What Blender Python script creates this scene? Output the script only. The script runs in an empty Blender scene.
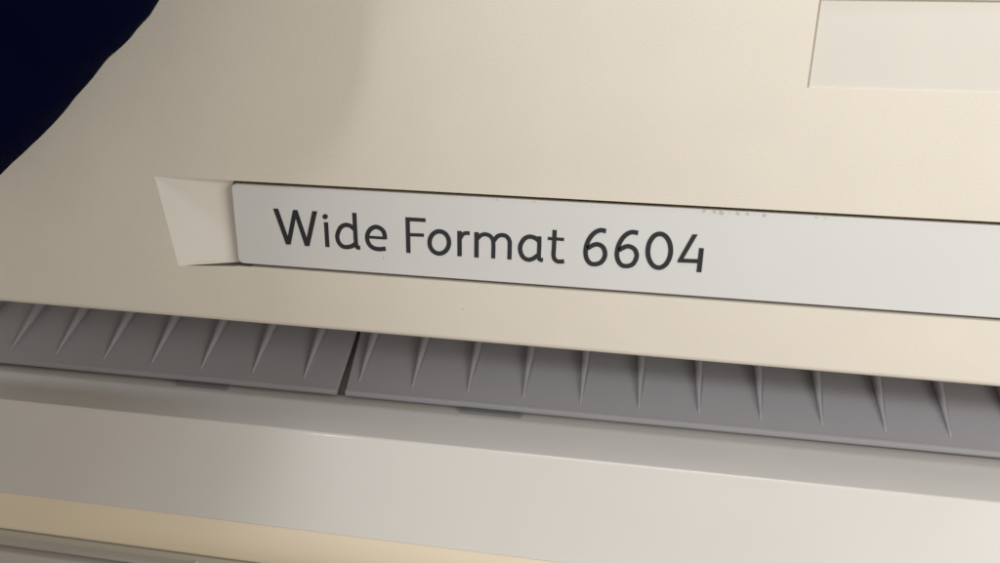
import bpy, bmesh, math, random
from mathutils import Vector, Matrix, noise

# ------------------------------------------------------------------ camera
scene = bpy.context.scene
cam_data = bpy.data.cameras.new('camera')
cam = bpy.data.objects.new('camera', cam_data)
scene.collection.objects.link(cam)
cam_data.sensor_width = 36.0
cam_data.lens = 27.36
cam_data.clip_start = 0.005
cam_data.clip_end = 50
# rows of the world matrix: columns are camera right, up, back, position
cam.matrix_world = Matrix(((0.98465, -0.07154, 0.15922, 0.05732),
                           (0.17372, 0.31248, -0.93390, -0.33621),
                           (0.01706, 0.94723, 0.32011, 0.11524),
                           (0, 0, 0, 1)))
cam_data.dof.use_dof = True
cam_data.dof.focus_distance = 0.37
cam_data.dof.aperture_fstop = 14
scene.camera = cam

# ------------------------------------------------------------------ world and lamps
world = bpy.data.worlds.new('World')
scene.world = world
world.use_nodes = True
wn = world.node_tree
bg = wn.nodes['Background']
bg.inputs[0].default_value = (1.0, 0.89, 0.75, 1)
bg.inputs[1].default_value = 0.53

def area(name, loc, target, w, h, power, color):
    l = bpy.data.lights.new(name, 'AREA')
    l.shape = 'RECTANGLE'; l.size = w; l.size_y = h; l.energy = power; l.color = color
    o = bpy.data.objects.new(name, l)
    scene.collection.objects.link(o)
    o.location = loc
    o.rotation_euler = (Vector(target) - Vector(loc)).to_track_quat('-Z', 'Y').to_euler()
    return o

area('room_lamp_right', (1.45, -0.95, 0.45), (0.05, 0, 0), 0.8, 0.7, 14.5, (1.0, 0.97, 0.94))
area('room_lamp_left', (-1.02, -1.25, 1.0), (0.0, 0, 0), 0.74, 0.3, 32.5, (0.975, 0.99, 1.0))
area('ceiling_lamp_overhead', (0.12, -0.25, 1.6), (0.12, 0, 0), 0.7, 0.16, 6.6, (0.86, 0.93, 1.0))

scene.view_settings.view_transform = 'Standard'
scene.view_settings.look = 'None'
scene.view_settings.exposure = 0.08
scene.view_settings.gamma = 1.0
scene.render.engine = 'CYCLES'

# ------------------------------------------------------------------ data
STROKES = [  # width mm, mode (0 straight, 1 smooth, 2 closed), centre line in mm on the plate
    (2.22, 0, [(-85.71, 23.58), (-85.68, 11.08)]),
    (2.19, 1, [(-71.17, 29.12), (-71.1, 21.37), (-71.04, 15.54), (-70.88, 13.14), (-70.34, 12.0), (-68.89, 11.88)]),
    (2.20, 1, [(-71.44, 20.92), (-73.46, 22.49), (-75.97, 22.81), (-78.47, 21.33), (-80.23, 17.61), (-79.97, 14.42), (-78.29, 12.28), (-75.98, 11.73), (-73.13, 12.46), (-71.0, 14.04)]),
    (1.45, 0, [(-64.84, 17.53), (-56.05, 17.52)]),
    (2.22, 1, [(-56.28, 16.92), (-56.6, 20.07), (-58.02, 21.97), (-60.64, 22.8), (-63.18, 21.65), (-64.76, 19.39), (-65.24, 16.87), (-64.54, 14.26), (-62.47, 12.37), (-59.54, 11.82), (-56.06, 12.32)]),
    (2.19, 0, [(-44.86, 28.49), (-44.78, 10.9)]),
    (1.88, 0, [(-45.92, 27.55), (-36.06, 27.58)]),
    (1.67, 0, [(-44.42, 20.0), (-36.95, 20.22)]),
    (2.20, 2, [(-24.84, 17.45), (-24.97, 16.24), (-25.32, 15.06), (-25.89, 13.99), (-26.64, 13.07), (-27.54, 12.36), (-28.54, 11.88), (-29.6, 11.67), (-30.66, 11.74), (-31.66, 12.08), (-32.55, 12.67), (-33.29, 13.49), (-33.85, 14.49), (-34.18, 15.62), (-34.29, 16.83), (-34.15, 18.05), (-33.79, 19.23), (-33.21, 20.29), (-32.45, 21.2), (-31.55, 21.9), (-30.55, 22.36), (-29.51, 22.56), (-28.46, 22.49), (-27.47, 22.16), (-26.59, 21.57), (-25.85, 20.76), (-25.3, 19.77), (-24.95, 18.65), (-24.84, 17.45)]),
    (2.18, 0, [(-19.74, 23.38), (-19.69, 10.98)]),
    (1.88, 1, [(-19.28, 19.95), (-18.26, 21.67), (-16.88, 22.53), (-14.84, 22.56)]),
    (2.17, 0, [(-11.58, 23.34), (-11.54, 10.92)]),
    (1.97, 1, [(-11.1, 20.28), (-9.49, 21.93), (-7.47, 22.57), (-5.34, 21.99), (-3.9, 20.33), (-3.51, 17.67), (-3.51, 11.01)]),
    (2.05, 1, [(-3.29, 19.75), (-1.65, 21.92), (0.45, 22.67), (2.61, 22.19), (4.01, 20.23), (4.22, 17.67), (4.2, 11.08)]),
    (2.12, 1, [(17.67, 21.12), (15.54, 22.46), (13.05, 22.71), (10.85, 21.39), (9.33, 18.53), (9.25, 15.69), (10.48, 12.92), (12.78, 11.63), (15.12, 12.15), (17.7, 14.2)]),
    (2.01, 1, [(17.94, 23.23), (18.07, 18.08), (18.02, 13.7), (18.47, 12.18), (20.03, 11.82)]),
    (2.04, 1, [(24.9, 26.7), (24.88, 18.54), (24.84, 14.69), (25.51, 12.67), (27.09, 11.7), (29.9, 12.0)]),
    (1.52, 0, [(21.87, 22.46), (29.39, 22.44)]),
    (2.15, 1, [(48.2, 27.57), (45.69, 27.86), (43.36, 26.71), (41.32, 24.33), (39.91, 20.96), (39.48, 17.13), (40.18, 14.01), (41.91, 11.92), (44.22, 11.63), (46.5, 12.51), (48.03, 14.66), (48.36, 17.22), (47.38, 19.79), (45.37, 21.07), (43.11, 20.82), (40.16, 18.95)]),
    (2.12, 1, [(62.52, 27.63), (59.76, 27.85), (57.47, 26.71), (55.49, 24.34), (54.14, 20.9), (53.71, 17.19), (54.49, 14.09), (56.22, 12.07), (58.61, 11.73), (60.94, 12.66), (62.27, 14.89), (62.61, 17.44), (61.52, 19.88), (59.29, 21.09), (57.3, 20.86), (54.41, 19.0)]),
    (2.18, 2, [(77.5, 20.02), (77.44, 18.26), (77.12, 16.58), (76.57, 15.06), (75.82, 13.78), (74.89, 12.82), (73.84, 12.21), (72.72, 11.99), (71.59, 12.18), (70.5, 12.76), (69.51, 13.71), (68.67, 14.97), (68.02, 16.48), (67.6, 18.16), (67.43, 19.93), (67.51, 21.69), (67.84, 23.37), (68.4, 24.86), (69.16, 26.11), (70.09, 27.05), (71.13, 27.64), (72.24, 27.84), (73.35, 27.65), (74.43, 27.08), (75.4, 26.15), (76.24, 24.92), (76.88, 23.44), (77.31, 21.78), (77.5, 20.02)]),
    (2.18, 0, [(90.75, 22.45), (90.74, 11.16)]),
]
POLYS = [
    [(-112.41, 28.77), (-109.87, 28.91), (-104.67, 11.17), (-107.08, 11.01)],
    [(-107.08, 11.01), (-104.67, 11.17), (-99.95, 28.8), (-102.2, 28.67)],
    [(-102.2, 28.67), (-99.95, 28.8), (-94.92, 11.06), (-97.25, 10.9)],
    [(-97.25, 10.9), (-94.92, 11.06), (-89.83, 28.76), (-92.33, 28.72)],
    [(86.27, 28.55), (88.52, 28.59), (83.4, 17.02), (81.01, 14.95), (80.91, 16.05)],
    [(83.4, 17.02), (90.05, 17.24), (90.24, 15.35), (81.0, 15.1), (80.91, 16.05), (82.18, 17.54)],
    [(-84.57, 26.44), (-84.62, 26.16), (-84.73, 25.88), (-84.91, 25.63), (-85.14, 25.42), (-85.4, 25.25), (-85.7, 25.14), (-86.0, 25.09), (-86.3, 25.11), (-86.58, 25.18), (-86.83, 25.32), (-87.03, 25.51), (-87.18, 25.74), (-87.26, 26.0), (-87.28, 26.28), (-87.23, 26.56), (-87.11, 26.84), (-86.94, 27.09), (-86.71, 27.3), (-86.44, 27.47), (-86.15, 27.58), (-85.85, 27.63), (-85.55, 27.61), (-85.27, 27.53), (-85.02, 27.4), (-84.82, 27.21), (-84.67, 26.98), (-84.59, 26.72)],
]
GARMENT_AXIS = [(-0.1467, -0.0741, 0.1545), (-0.1518, -0.0729, 0.149), (-0.1604, -0.0729, 0.139), (-0.17, -0.0724, 0.133), (-0.1765, -0.0716, 0.1269), (-0.1853, -0.0721, 0.119), (-0.1966, -0.0716, 0.1094), (-0.2045, -0.0708, 0.1033), (-0.2177, -0.0696, 0.0928), (-0.2314, -0.0694, 0.084), (-0.2477, -0.0682, 0.0738)]

MM = 0.001

# ------------------------------------------------------------------ materials
def plastic(name, col, rough=0.45, grain=0.0, grain_scale=2500, mottle=0.03, coat=0.0, bump2=0.0):
    m = bpy.data.materials.new(name); m.use_nodes = True
    nt = m.node_tree; b = nt.nodes['Principled BSDF']
    tc = nt.nodes.new('ShaderNodeTexCoord')
    n1 = nt.nodes.new('ShaderNodeTexNoise'); n1.inputs['Scale'].default_value = 28; n1.inputs['Detail'].default_value = 6
    nt.links.new(tc.outputs['Object'], n1.inputs['Vector'])
    mix = nt.nodes.new('ShaderNodeMix'); mix.data_type = 'RGBA'
    mix.inputs[6].default_value = (*[c * (1 - mottle) for c in col], 1)
    mix.inputs[7].default_value = (*[min(1, c * (1 + mottle)) for c in col], 1)
    nt.links.new(n1.outputs['Fac'], mix.inputs[0])
    nt.links.new(mix.outputs[2], b.inputs['Base Color'])
    mr = nt.nodes.new('ShaderNodeMapRange')
    mr.inputs[3].default_value = rough - 0.05; mr.inputs[4].default_value = rough + 0.05
    nt.links.new(n1.outputs['Fac'], mr.inputs[0])
    nt.links.new(mr.outputs[0], b.inputs['Roughness'])
    b.inputs['IOR'].default_value = 1.5
    b.inputs['Coat Weight'].default_value = coat; b.inputs['Coat Roughness'].default_value = 0.12
    if grain > 0:
        n2 = nt.nodes.new('ShaderNodeTexNoise'); n2.inputs['Scale'].default_value = grain_scale
        n2.inputs['Detail'].default_value = 2
        nt.links.new(tc.outputs['Object'], n2.inputs['Vector'])
        bp = nt.nodes.new('ShaderNodeBump'); bp.inputs['Strength'].default_value = grain
        bp.inputs['Distance'].default_value = 0.0002
        nt.links.new(n2.outputs['Fac'], bp.inputs['Height'])
        nt.links.new(bp.outputs[0], b.inputs['Normal'])
    return m

CREAM = plastic('cream_textured_plastic', (0.675, 0.632, 0.558), 0.5, 0.5, 1300, 0.04)
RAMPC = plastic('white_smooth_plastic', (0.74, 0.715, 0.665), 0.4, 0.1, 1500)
PLATE = plastic('nameplate_white', (0.625, 0.635, 0.635), 0.33, 0.05, 900, 0.02)
PLEDGE = plastic('nameplate_shaded_yellow_edge', (0.28, 0.22, 0.13), 0.5)  # yellowish backing, darkened to paint the shade in the gap round the plate
INK = plastic('charcoal_ink', (0.016, 0.018, 0.024), 0.45)
GREYRIB = plastic('warm_grey_plastic', (0.275, 0.27, 0.29), 0.42, 0.1, 1800)
LOWER = plastic('glossy_offwhite_plastic', (0.54, 0.522, 0.498), 0.38, 0.04, 700, coat=0.6)
TRIM = plastic('yellowed_beige_plastic', (0.66, 0.575, 0.44), 0.4, 0.2, 1500)
INNER = plastic('dark_inner_metal', (0.13, 0.12, 0.11), 0.6)
DOOR = plastic('olive_grey_plastic', (0.42, 0.40, 0.34), 0.4, 0.1)
INSERT = plastic('pale_insert_plastic', (0.625, 0.605, 0.555), 0.4, 0.1, 1500)
LIPM = plastic('grey_handle_plastic', (0.42, 0.40, 0.365), 0.35, 0.1)
TAB = plastic('grey_tab_plastic', (0.15, 0.155, 0.165), 0.3)
SPECK = plastic('dust_speck', (0.10, 0.09, 0.07), 0.8)
DUST = plastic('dust_residue', (0.47, 0.46, 0.39), 0.8)

# ------------------------------------------------------------------ helpers
def link(name, bm, mats, parent=None, smooth=True):
    me = bpy.data.meshes.new(name)
    bmesh.ops.recalc_face_normals(bm, faces=bm.faces)
    bm.to_mesh(me); bm.free()
    for m in (mats if isinstance(mats, (list, tuple)) else [mats]): me.materials.append(m)
    if smooth:
        for p in me.polygons: p.use_smooth = True
    o = bpy.data.objects.new(name, me)
    scene.collection.objects.link(o)
    if parent: o.parent = parent
    return o

def bevel(o, w, seg=3, angle=25):
    b = o.modifiers.new('bevel', 'BEVEL'); b.width = w; b.segments = seg
    b.limit_method = 'ANGLE'; b.angle_limit = math.radians(angle); b.harden_normals = True
    return o

def prism_x(bm, prof, x0, x1):
    a = [bm.verts.new((x0, y, z)) for y, z in prof]
    b = [bm.verts.new((x1, y, z)) for y, z in prof]
    n = len(prof)
    bm.faces.new(a); bm.faces.new(b[::-1])
    for i in range(n):
        bm.faces.new((a[i], a[(i + 1) % n], b[(i + 1) % n], b[i]))

def prism_y(bm, poly, y0, y1):
    a = [bm.verts.new((x, y0, z)) for x, z in poly]
    b = [bm.verts.new((x, y1, z)) for x, z in poly]
    n = len(poly)
    bm.faces.new(a); bm.faces.new(b[::-1])
    for i in range(n):
        bm.faces.new((a[i], a[(i + 1) % n], b[(i + 1) % n], b[i]))

def box(bm, x0, x1, y0, y1, z0, z1):
    prism_x(bm, [(y0, z0), (y1, z0), (y1, z1), (y0, z1)], x0, x1)

def cut(o, bms):
    """real openings: subtract solids from o, keep only the result"""
    tmp = []
    for bm in bms:
        c = link('cutter', bm, [], None, False); tmp.append(c)
        m = o.modifiers.new('cut', 'BOOLEAN'); m.operation = 'DIFFERENCE'; m.object = c; m.solver = 'EXACT'
    dg = bpy.context.evaluated_depsgraph_get()
    me = bpy.data.meshes.new_from_object(o.evaluated_get(dg))
    o.modifiers.clear(); o.data = me
    for c in tmp: bpy.data.objects.remove(c)
    for p in me.polygons: p.use_smooth = True
    return o

def speck(bm, x, y, z, r, mat, normal='y'):
    n = 7; vs = []
    for k in range(n):
        a = 2 * math.pi * k / n; rr = r * random.uniform(0.6, 1.2)
        vs.append(bm.verts.new((x + rr * math.cos(a), y, z + rr * math.sin(a))))
    f = bm.faces.new(vs); f.material_index = mat

def add_specks(o, mat, items):
    o.data.materials.append(mat)
    idx = len(o.data.materials) - 1
    bm = bmesh.new(); bm.from_mesh(o.data)
    for (x, y, z, r) in items: speck(bm, x * MM, y * MM, z * MM, r * MM, idx)
    bm.to_mesh(o.data); bm.free()

def catmull(p, closed=False, n=8):
    out = []; N = len(p)
    g = (lambda i: p[i % N]) if closed else (lambda i: p[min(max(i, 0), N - 1)])
    rng = range(N) if closed else range(N - 1)
    for i in rng:
        a, b, c, d = g(i - 1), g(i), g(i + 1), g(i + 2)
        for k in range(n):
            t = k / n
            out.append(tuple(0.5 * ((2 * b[j]) + (-a[j] + c[j]) * t + (2 * a[j] - 5 * b[j] + 4 * c[j] - d[j]) * t * t
                                    + (-a[j] + 3 * b[j] - 3 * c[j] + d[j]) * t ** 3) for j in (0, 1)))
    if not closed: out.append(p[-1])
    return out

random.seed(4)
X0, X1 = -0.42, 0.36

# ------------------------------------------------------------------ printer
printer = bpy.data.objects.new('wide_format_printer', None)
scene.collection.objects.link(printer)
printer.location = (0, 0, -0.24)
printer['label'] = 'cream office plotter with a white nameplate above a grey ribbed paper slot'
printer['category'] = 'printer'

def part(name, bm, mats, parent=None, smooth=True):
    o = link(name, bm, mats, None, smooth)
    o.parent = parent or printer
    if parent is None: o.location = (0, 0, 0.24)
    return o

# upper housing: a shell with a rounded lower edge
bm = bmesh.new()
prof = [(0, .32), (0, -.0299)]
for k in range(1, 18):
    a = k / 18 * math.pi / 2
    prof.append((.003 - .003 * math.cos(a), -.0299 - .0030 * math.sin(a)))
prof += [(.0050, -.0329), (.0125, -.0329), (.0125, -.012), (.018, -.008), (.018, .32)]
prism_x(bm, prof, X0, X1)
housing = part('upper_housing', bm, CREAM)
# recess for the nameplate, with a ramp running in from the left
c1 = bmesh.new()
zt, zb = 41.6 * MM, -1.9 * MM
zl = zb - .0022
def ramp_y(x, z): return .145 * (x - (-.1735 + .007 * (zt - z) / (zt - zl)))
v = [c1.verts.new(p) for p in [
    (-.1735, 0, zt), (-.1665, 0, zl), (-.1342, ramp_y(-.1342, zb - .0003), zb - .0003), (-.1342, ramp_y(-.1342, zt), zt),
    (-.1745, -.004, zt), (-.1675, -.004, zl), (-.1342, -.004, zb - .0003), (-.1342, -.004, zt)]]
for f in [(0, 1, 2, 3), (4, 5, 6, 7), (0, 1, 5, 4), (1, 2, 6, 5), (2, 3, 7, 6), (3, 0, 4, 7)]:
    c1.faces.new([v[i] for i in f])
c2 = bmesh.new(); box(c2, -.1350, .30, -.0045, .0120, zb, zt)
c3 = bmesh.new()
# control recess, top right
box(c3, .1256, .33, -.005, .0014, .0932, .1273)
c4 = bmesh.new()      # slot under the foot of the ramp
prism_y(c4, [(-.1655, -.0041), (-.1345, -.0012), (-.127, -.0012), (-.127, -.0024), (-.1345, -.0034), (-.1640, -.0046)], .0005, .0128)
cut(housing, [c1, c2, c3, c4])
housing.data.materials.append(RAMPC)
for p in housing.data.polygons:      # ramp plastic less yellowed, and lightened further for the light it faces
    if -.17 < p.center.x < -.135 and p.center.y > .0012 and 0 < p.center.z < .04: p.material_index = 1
bevel(housing, .0006, 3, 7)
add_specks(housing, SPECK, [(-17.9, -.06, -15.4, .28), (58.4, -.9, -26.2, .2)])

# insert of the control recess
bm = bmesh.new(); box(bm, .1265, .329, .0008, .0019, .0928, .1266)
insert = part('control_panel_insert', bm, INSERT); bevel(insert, .0003)
add_specks(insert, SPECK, [(130.3, .95, 101.0, .22)])

# nameplate
def rounded(x0, x1, z0, z1, r, n=8):
    pts = []
    for cx, cz, a0 in ((x1 - r, z1 - r, 0), (x0 + r, z1 - r, 90), (x0 + r, z0 + r, 180), (x1 - r, z0 + r, 270)):
        for k in range(n + 1):
            a = math.radians(a0 + 90 * k / n)
            pts.append((cx + r * math.cos(a), cz + r * math.sin(a)))
    return pts
bm = bmesh.new(); prism_y(bm, rounded(-.1336, .290, -.0005, .0400, .0028), .0005, .0028)
plate = part('nameplate', bm, PLATE); bevel(plate, .0006, 4, 50)
add_specks(plate, SPECK, [(-57.5, .45, 7.6, .28), (-122.4, .45, 9.8, .22)])
add_specks(plate, DUST, [(90.6 + 3.6 * k + random.uniform(-.8, .8), .44, 39.2 + random.uniform(-.3, .2), random.choice((.3, .5, .9, 1.1))) for k in range(8)]
           + [(137, .44, 39.2, .5), (141, .44, 39.1, .4), (-2, .44, 39.2, .5), (15, .44, 39.2, .4)])
bm = bmesh.new(); prism_y(bm, rounded(-.1345, .2904, -.0006, .0402, .0032), .0028, .0085)
bk = part('plate_backing', bm, PLEDGE, plate); bevel(bk, .0003, 2, 50)

# lettering: each stroke a thin raised ribbon
bm = bmesh.new()
layer = 0
for w, mode, pts in STROKES:
    layer += 1
    yf = (.5 - .06 - .006 * layer) * MM; yb = .46 * MM
    if mode == 1: pts = catmull(pts)
    if mode == 2: pts = catmull(pts[:-1], True, 3)
    n = len(pts); closed = mode == 2
    L, Rr = [], []
    for i, (x, z) in enumerate(pts):
        a = pts[(i - 1) % n] if closed or i > 0 else pts[i]
        b = pts[(i + 1) % n] if closed or i < n - 1 else pts[i]
        t = Vector((b[0] - a[0], b[1] - a[1])).normalized()
        nx, nz = -t.y * w / 2, t.x * w / 2
        L.append((x + nx, z + nz)); Rr.append((x - nx, z - nz))
    V = lambda q, y: bm.verts.new((q[0] * MM, y, q[1] * MM))
    rows = [(V(L[i], yf), V(Rr[i], yf), V(Rr[i], yb), V(L[i], yb)) for i in range(n)]
    for i in range(n if closed else n - 1):
        A, B = rows[i], rows[(i + 1) % n]
        for k in range(4): bm.faces.new((A[k], A[(k + 1) % 4], B[(k + 1) % 4], B[k]))
    if not closed: bm.faces.new(rows[0]); bm.faces.new(rows[-1][::-1])
for poly in POLYS:
    layer += 1
    prism_y(bm, [(x * MM, z * MM) for x, z in poly], (.5 - .06 - .006 * layer) * MM, .46 * MM)
part('lettering', bm, INK, plate, smooth=False)

# ------------------------------------------------------------------ lower half (hangs a third of a degree out of true)
ROLL = -0.0055
def low(o):
    o.rotation_euler = (0, ROLL, 0)
    return o

# ribbed paper guide
SL = math.radians(28)
LY, LZ = .0163, -.0734
def ramp(s, h=0.0):   # s metres up the slope from the lip, h above it
    return (LY + s * math.cos(SL) - h * math.sin(SL), LZ + s * math.sin(SL) + h * math.cos(SL))

def guide(x0, x1, skew0, skew1):
    bm = bmesh.new()
    prof = [ramp(.0010), ramp(.075), ramp(.075, -.0028), ramp(.004, -.0028)]
    prof += [(LY + .0010, LZ - .0036), (LY - .0012, LZ - .0034), (LY - .0019, LZ - .0024), (LY - .0016, LZ - .0006), (LY - .0006, LZ + .0001)]
    a = [bm.verts.new((x0 + skew0 * max(0, y - LY), y, z)) for y, z in prof]
    b = [bm.verts.new((x1 + skew1 * max(0, y - LY), y, z)) for y, z in prof]
    n = len(prof)
    bm.faces.new(a); bm.faces.new(b[::-1])
    for i in range(n): bm.faces.new((a[i], a[(i + 1) % n], b[(i + 1) % n], b[i]))
    g = part('paper_guide', bm, GREYRIB); bevel(g, .0003, 3, 15)
    return low(g)

g1 = guide(X0 + .02, -.0922, 0, -.03)
g2 = guide(-.0870, X1 - .02, -.10, 0)

def rib_mesh():
    bm = bmesh.new(); rows = []
    N = 16
    for i in range(N + 1):
        t = i / N; s = .0048 + t * .060
        h = .0001 + .0078 * t ** 0.95; wt = .0006 + .0058 * t; wb = wt * 1.12 + .0003
        row = []
        for (x, hh) in ((-wb / 2, -.0003), (-wt / 2 - wb * .02, h * .8), (-wt * .36, h), (wt * .36, h), (wt / 2 + wb * .02, h * .8), (wb / 2, -.0003)):
            y, z = ramp(s, hh)
            row.append(bm.verts.new((x, y, z)))
        rows.append(row)
    for i in range(N):
        for k in range(5): bm.faces.new((rows[i][k], rows[i][k + 1], rows[i + 1][k + 1], rows[i + 1][k]))
        bm.faces.new((rows[i][5], rows[i][0], rows[i + 1][0], rows[i + 1][5]))
    bm.faces.new(rows[0]); bm.faces.new(rows[-1][::-1])
    return bm
RIBX = [-334.6, -306.0, -277.4, -248.8, -219.2, -190.7, -161.5, -132.2, -103.3, -73.2, -44.8, -16.0, 12.3, 40.8, 68.9, 97.3, 125.9, 153.4, 181.2, 209.0, 236.9, 264.8, 292.7]
proto = part('rib', rib_mesh(), GREYRIB, g1)
for i, x in enumerate(RIBX):
    o = proto if i == 0 else proto.copy()
    if i: scene.collection.objects.link(o)
    o.parent = g1 if x < -80 else g2
    o.location = ((57.3 + (x - 57.3) * 1.0609) * MM, 0, 0)

# dark chassis behind and under the guide
bm = bmesh.new(); prism_x(bm, [ramp(.0025, -.0034), ramp(.072, -.0034), (.082, -.20), (.026, -.20), (.026, -.082), (LY + .002, LZ - .0045)], X0 + .03, X1 - .03)
low(part('inner_chassis', bm, INNER))
bm = bmesh.new(); box(bm, X0 + .025, X1 - .025, .090, .095, -.20, .30)
part('rear_frame', bm, INNER)

# lower cover: shelf, crease, sloping face
def arc(c, r, a0, a1, n=8):
    return [(c[0] + r * math.cos(math.radians(a0 + (a1 - a0) * k / n)), c[1] + r * math.sin(math.radians(a0 + (a1 - a0) * k / n))) for k in range(n + 1)]
bm = bmesh.new()
prism_x(bm, [(.0330, -.0800)] + arc((-.0266, -.0766), .0018, 86, 154, 14) + [(-.0522, -.1134), (-.0500, -.1145), (-.0262, -.0790), (.0330, -.0830)], X0, X1)
cover = part('lower_cover', bm, LOWER); low(cover)
wn_ = cover.modifiers.new('split', 'EDGE_SPLIT'); wn_.split_angle = math.radians(35)

# two clips under the guide lip
for x0, x1 in ((-.1845, -.1540), (-.0220, .0095)):
    bm = bmesh.new()
    prism_x(bm, [(LY + .001, -.0770), (LY - .0046, -.0768), (LY - .0052, -.0774), (LY - .0052, -.0792), (LY + .001, -.0792)], x0, x1)
    t = part('clip_tab', bm, TAB); bevel(t, .0004, 2); low(t)

# yellowed edge under the cover
bm = bmesh.new()
edge = [(-.0500, -.1096), (-.0521, -.11355), (-.0543, -.1178), (-.0560, -.1226), (-.0566, -.1275), (-.0558, -.1318), (-.0537, -.1344), (-.0500, -.1352)]
prism_x(bm, catmull(edge)[8:] + [(-.0460, -.1352), (-.0460, -.1160)], X0, X1)
trim = part('cover_edge', bm, TRIM); low(trim)
m_ = trim.modifiers.new('split', 'EDGE_SPLIT'); m_.split_angle = math.radians(40)

# lower door, and the rounded grey lip of its handle
bm = bmesh.new()
prism_x(bm, [(-.0450, -.1366), (-.0520, -.1376), (-.0530, -.30), (-.02, -.30), (-.02, -.1366)], X0, X1)
door = part('lower_door', bm, DOOR); bevel(door, .0008, 3, 30); low(door)
bm = bmesh.new()
lip_poly = rounded(X0, -.1425, -.0562, -.0400, .005)
if True:
    top = [bm.verts.new((x, y, -.1370 - max(0, (-.0470 - y)) * .58)) for x, y in lip_poly]
    bot = [bm.verts.new((x, y + (.002 if y < -.05 else 0), -.1450)) for x, y in lip_poly]
    n = len(top)
    bm.faces.new(bot)
    for i in range(n): bm.faces.new((top[i], top[(i + 1) % n], bot[(i + 1) % n], bot[i]))
    # the top is cut in two strips so that its slope is real
    bmesh.ops.triangulate(bm, faces=[bm.faces.new(top[::-1])])
lip = part('handle_lip', bm, LIPM, door); bevel(lip, .0007, 3, 35)
bm = bmesh.new()
prism_x(bm, [(-.0500, -.1458), (-.0572, -.1464), (-.0580, -.1474), (-.0585, -.29), (-.05, -.29)], X0, -.139)
hand = part('handle_front', bm, LIPM, door); bevel(hand, .0008, 3, 30)

# ------------------------------------------------------------------ navy garment
def navy():
    m = bpy.data.materials.new('navy_cloth'); m.use_nodes = True
    nt = m.node_tree; b = nt.nodes['Principled BSDF']
    b.inputs['Base Color'].default_value = (0.0006, 0.0016, 0.016, 1)
    b.inputs['Roughness'].default_value = 0.9
    b.inputs['Sheen Weight'].default_value = 0.0
    b.inputs['Specular IOR Level'].default_value = 0.02
    tc = nt.nodes.new('ShaderNodeTexCoord')
    w1 = nt.nodes.new('ShaderNodeTexWave'); w1.inputs['Scale'].default_value = 350; w1.inputs['Distortion'].default_value = 1
    w2 = nt.nodes.new('ShaderNodeTexNoise'); w2.inputs['Scale'].default_value = 1400
    ad = nt.nodes.new('ShaderNodeMath')
    nt.links.new(tc.outputs['Object'], w1.inputs['Vector']); nt.links.new(tc.outputs['Object'], w2.inputs['Vector'])
    nt.links.new(w1.outputs['Fac'], ad.inputs[0]); nt.links.new(w2.outputs['Fac'], ad.inputs[1])
    bp = nt.nodes.new('ShaderNodeBump'); bp.inputs['Strength'].default_value = 0.5; bp.inputs['Distance'].default_value = 0.0004
    nt.links.new(ad.outputs[0], bp.inputs['Height']); nt.links.new(bp.outputs[0], b.inputs['Normal'])
    return m

axis = [Vector(p) for p in GARMENT_AXIS]       # from upper right to lower left
axis = [axis[0], axis[2], axis[4], axis[6], axis[8], axis[10]]
up = [Vector((-0.146, -0.080, 0.19)), Vector((-0.158, -0.12, 0.26)), Vector((-0.225, -0.21, 0.34)), Vector((-0.40, -0.33, 0.41)), Vector((-0.56, -0.42, 0.43))]
dn = [Vector((-0.265, -0.08, 0.075)), Vector((-0.31, -0.09, 0.060)), Vector((-0.37, -0.10, 0.050))]

def tube(bm, path, rad, sx=1.0):
    pts, rr, rings = [], [], []
    N = len(path)
    for i in range(N - 1):
        g = lambda k: path[min(max(k, 0), N - 1)]
        for k in range(6):
            t = k / 6; a, b, c, d = g(i - 1), g(i), g(i + 1), g(i + 2)
            pts.append(0.5 * ((2 * b) + (c - a) * t + (2 * a - 5 * b + 4 * c - d) * t * t + (-a + 3 * b - 3 * c + d) * t ** 3))
            rr.append(rad[i] * (1 - t) + rad[i + 1] * t)
    pts.append(path[-1]); rr.append(rad[-1])
    for i, p in enumerate(pts):
        t = (pts[min(i + 1, len(pts) - 1)] - pts[max(i - 1, 0)]).normalized()
        u = t.cross(Vector((0, 1, 0))).normalized(); v_ = t.cross(u).normalized()
        ring = []
        for k in range(72):
            a = 2 * math.pi * k / 72
            q = p + (u * math.cos(a) * sx + v_ * math.sin(a)) * rr[i]
            q += (q - p).normalized() * (.0016 * noise.noise(q * 45) + .0012 * noise.noise(Vector((q.x * 25, q.y * 25, q.z * 90))))
            ring.append(bm.verts.new(q))
        rings.append(ring)
    for i in range(len(rings) - 1):
        for k in range(72):
            bm.faces.new((rings[i][k], rings[i][(k + 1) % 72], rings[i + 1][(k + 1) % 72], rings[i + 1][k]))
    bm.faces.new(rings[0]); bm.faces.new(rings[-1][::-1])

bm = bmesh.new()
tube(bm, up[::-1] + axis + dn, [.08, .07, .06, .05, .043] + [.042] * 6 + [.042, .042, .042])
tube(bm, [Vector((-.498, -.43, z)) for z in (-.55, -.30, -.05, .20, .42, .55)], [.17, .165, .16, .17, .16, .07], 1.15)  # unseen torso outside the view, added to shade the left side
garment = link('navy_garment', bm, navy())
garment['label'] = 'very dark navy blue cloth hanging in front of the cream panel at upper left'
garment['category'] = 'garment'
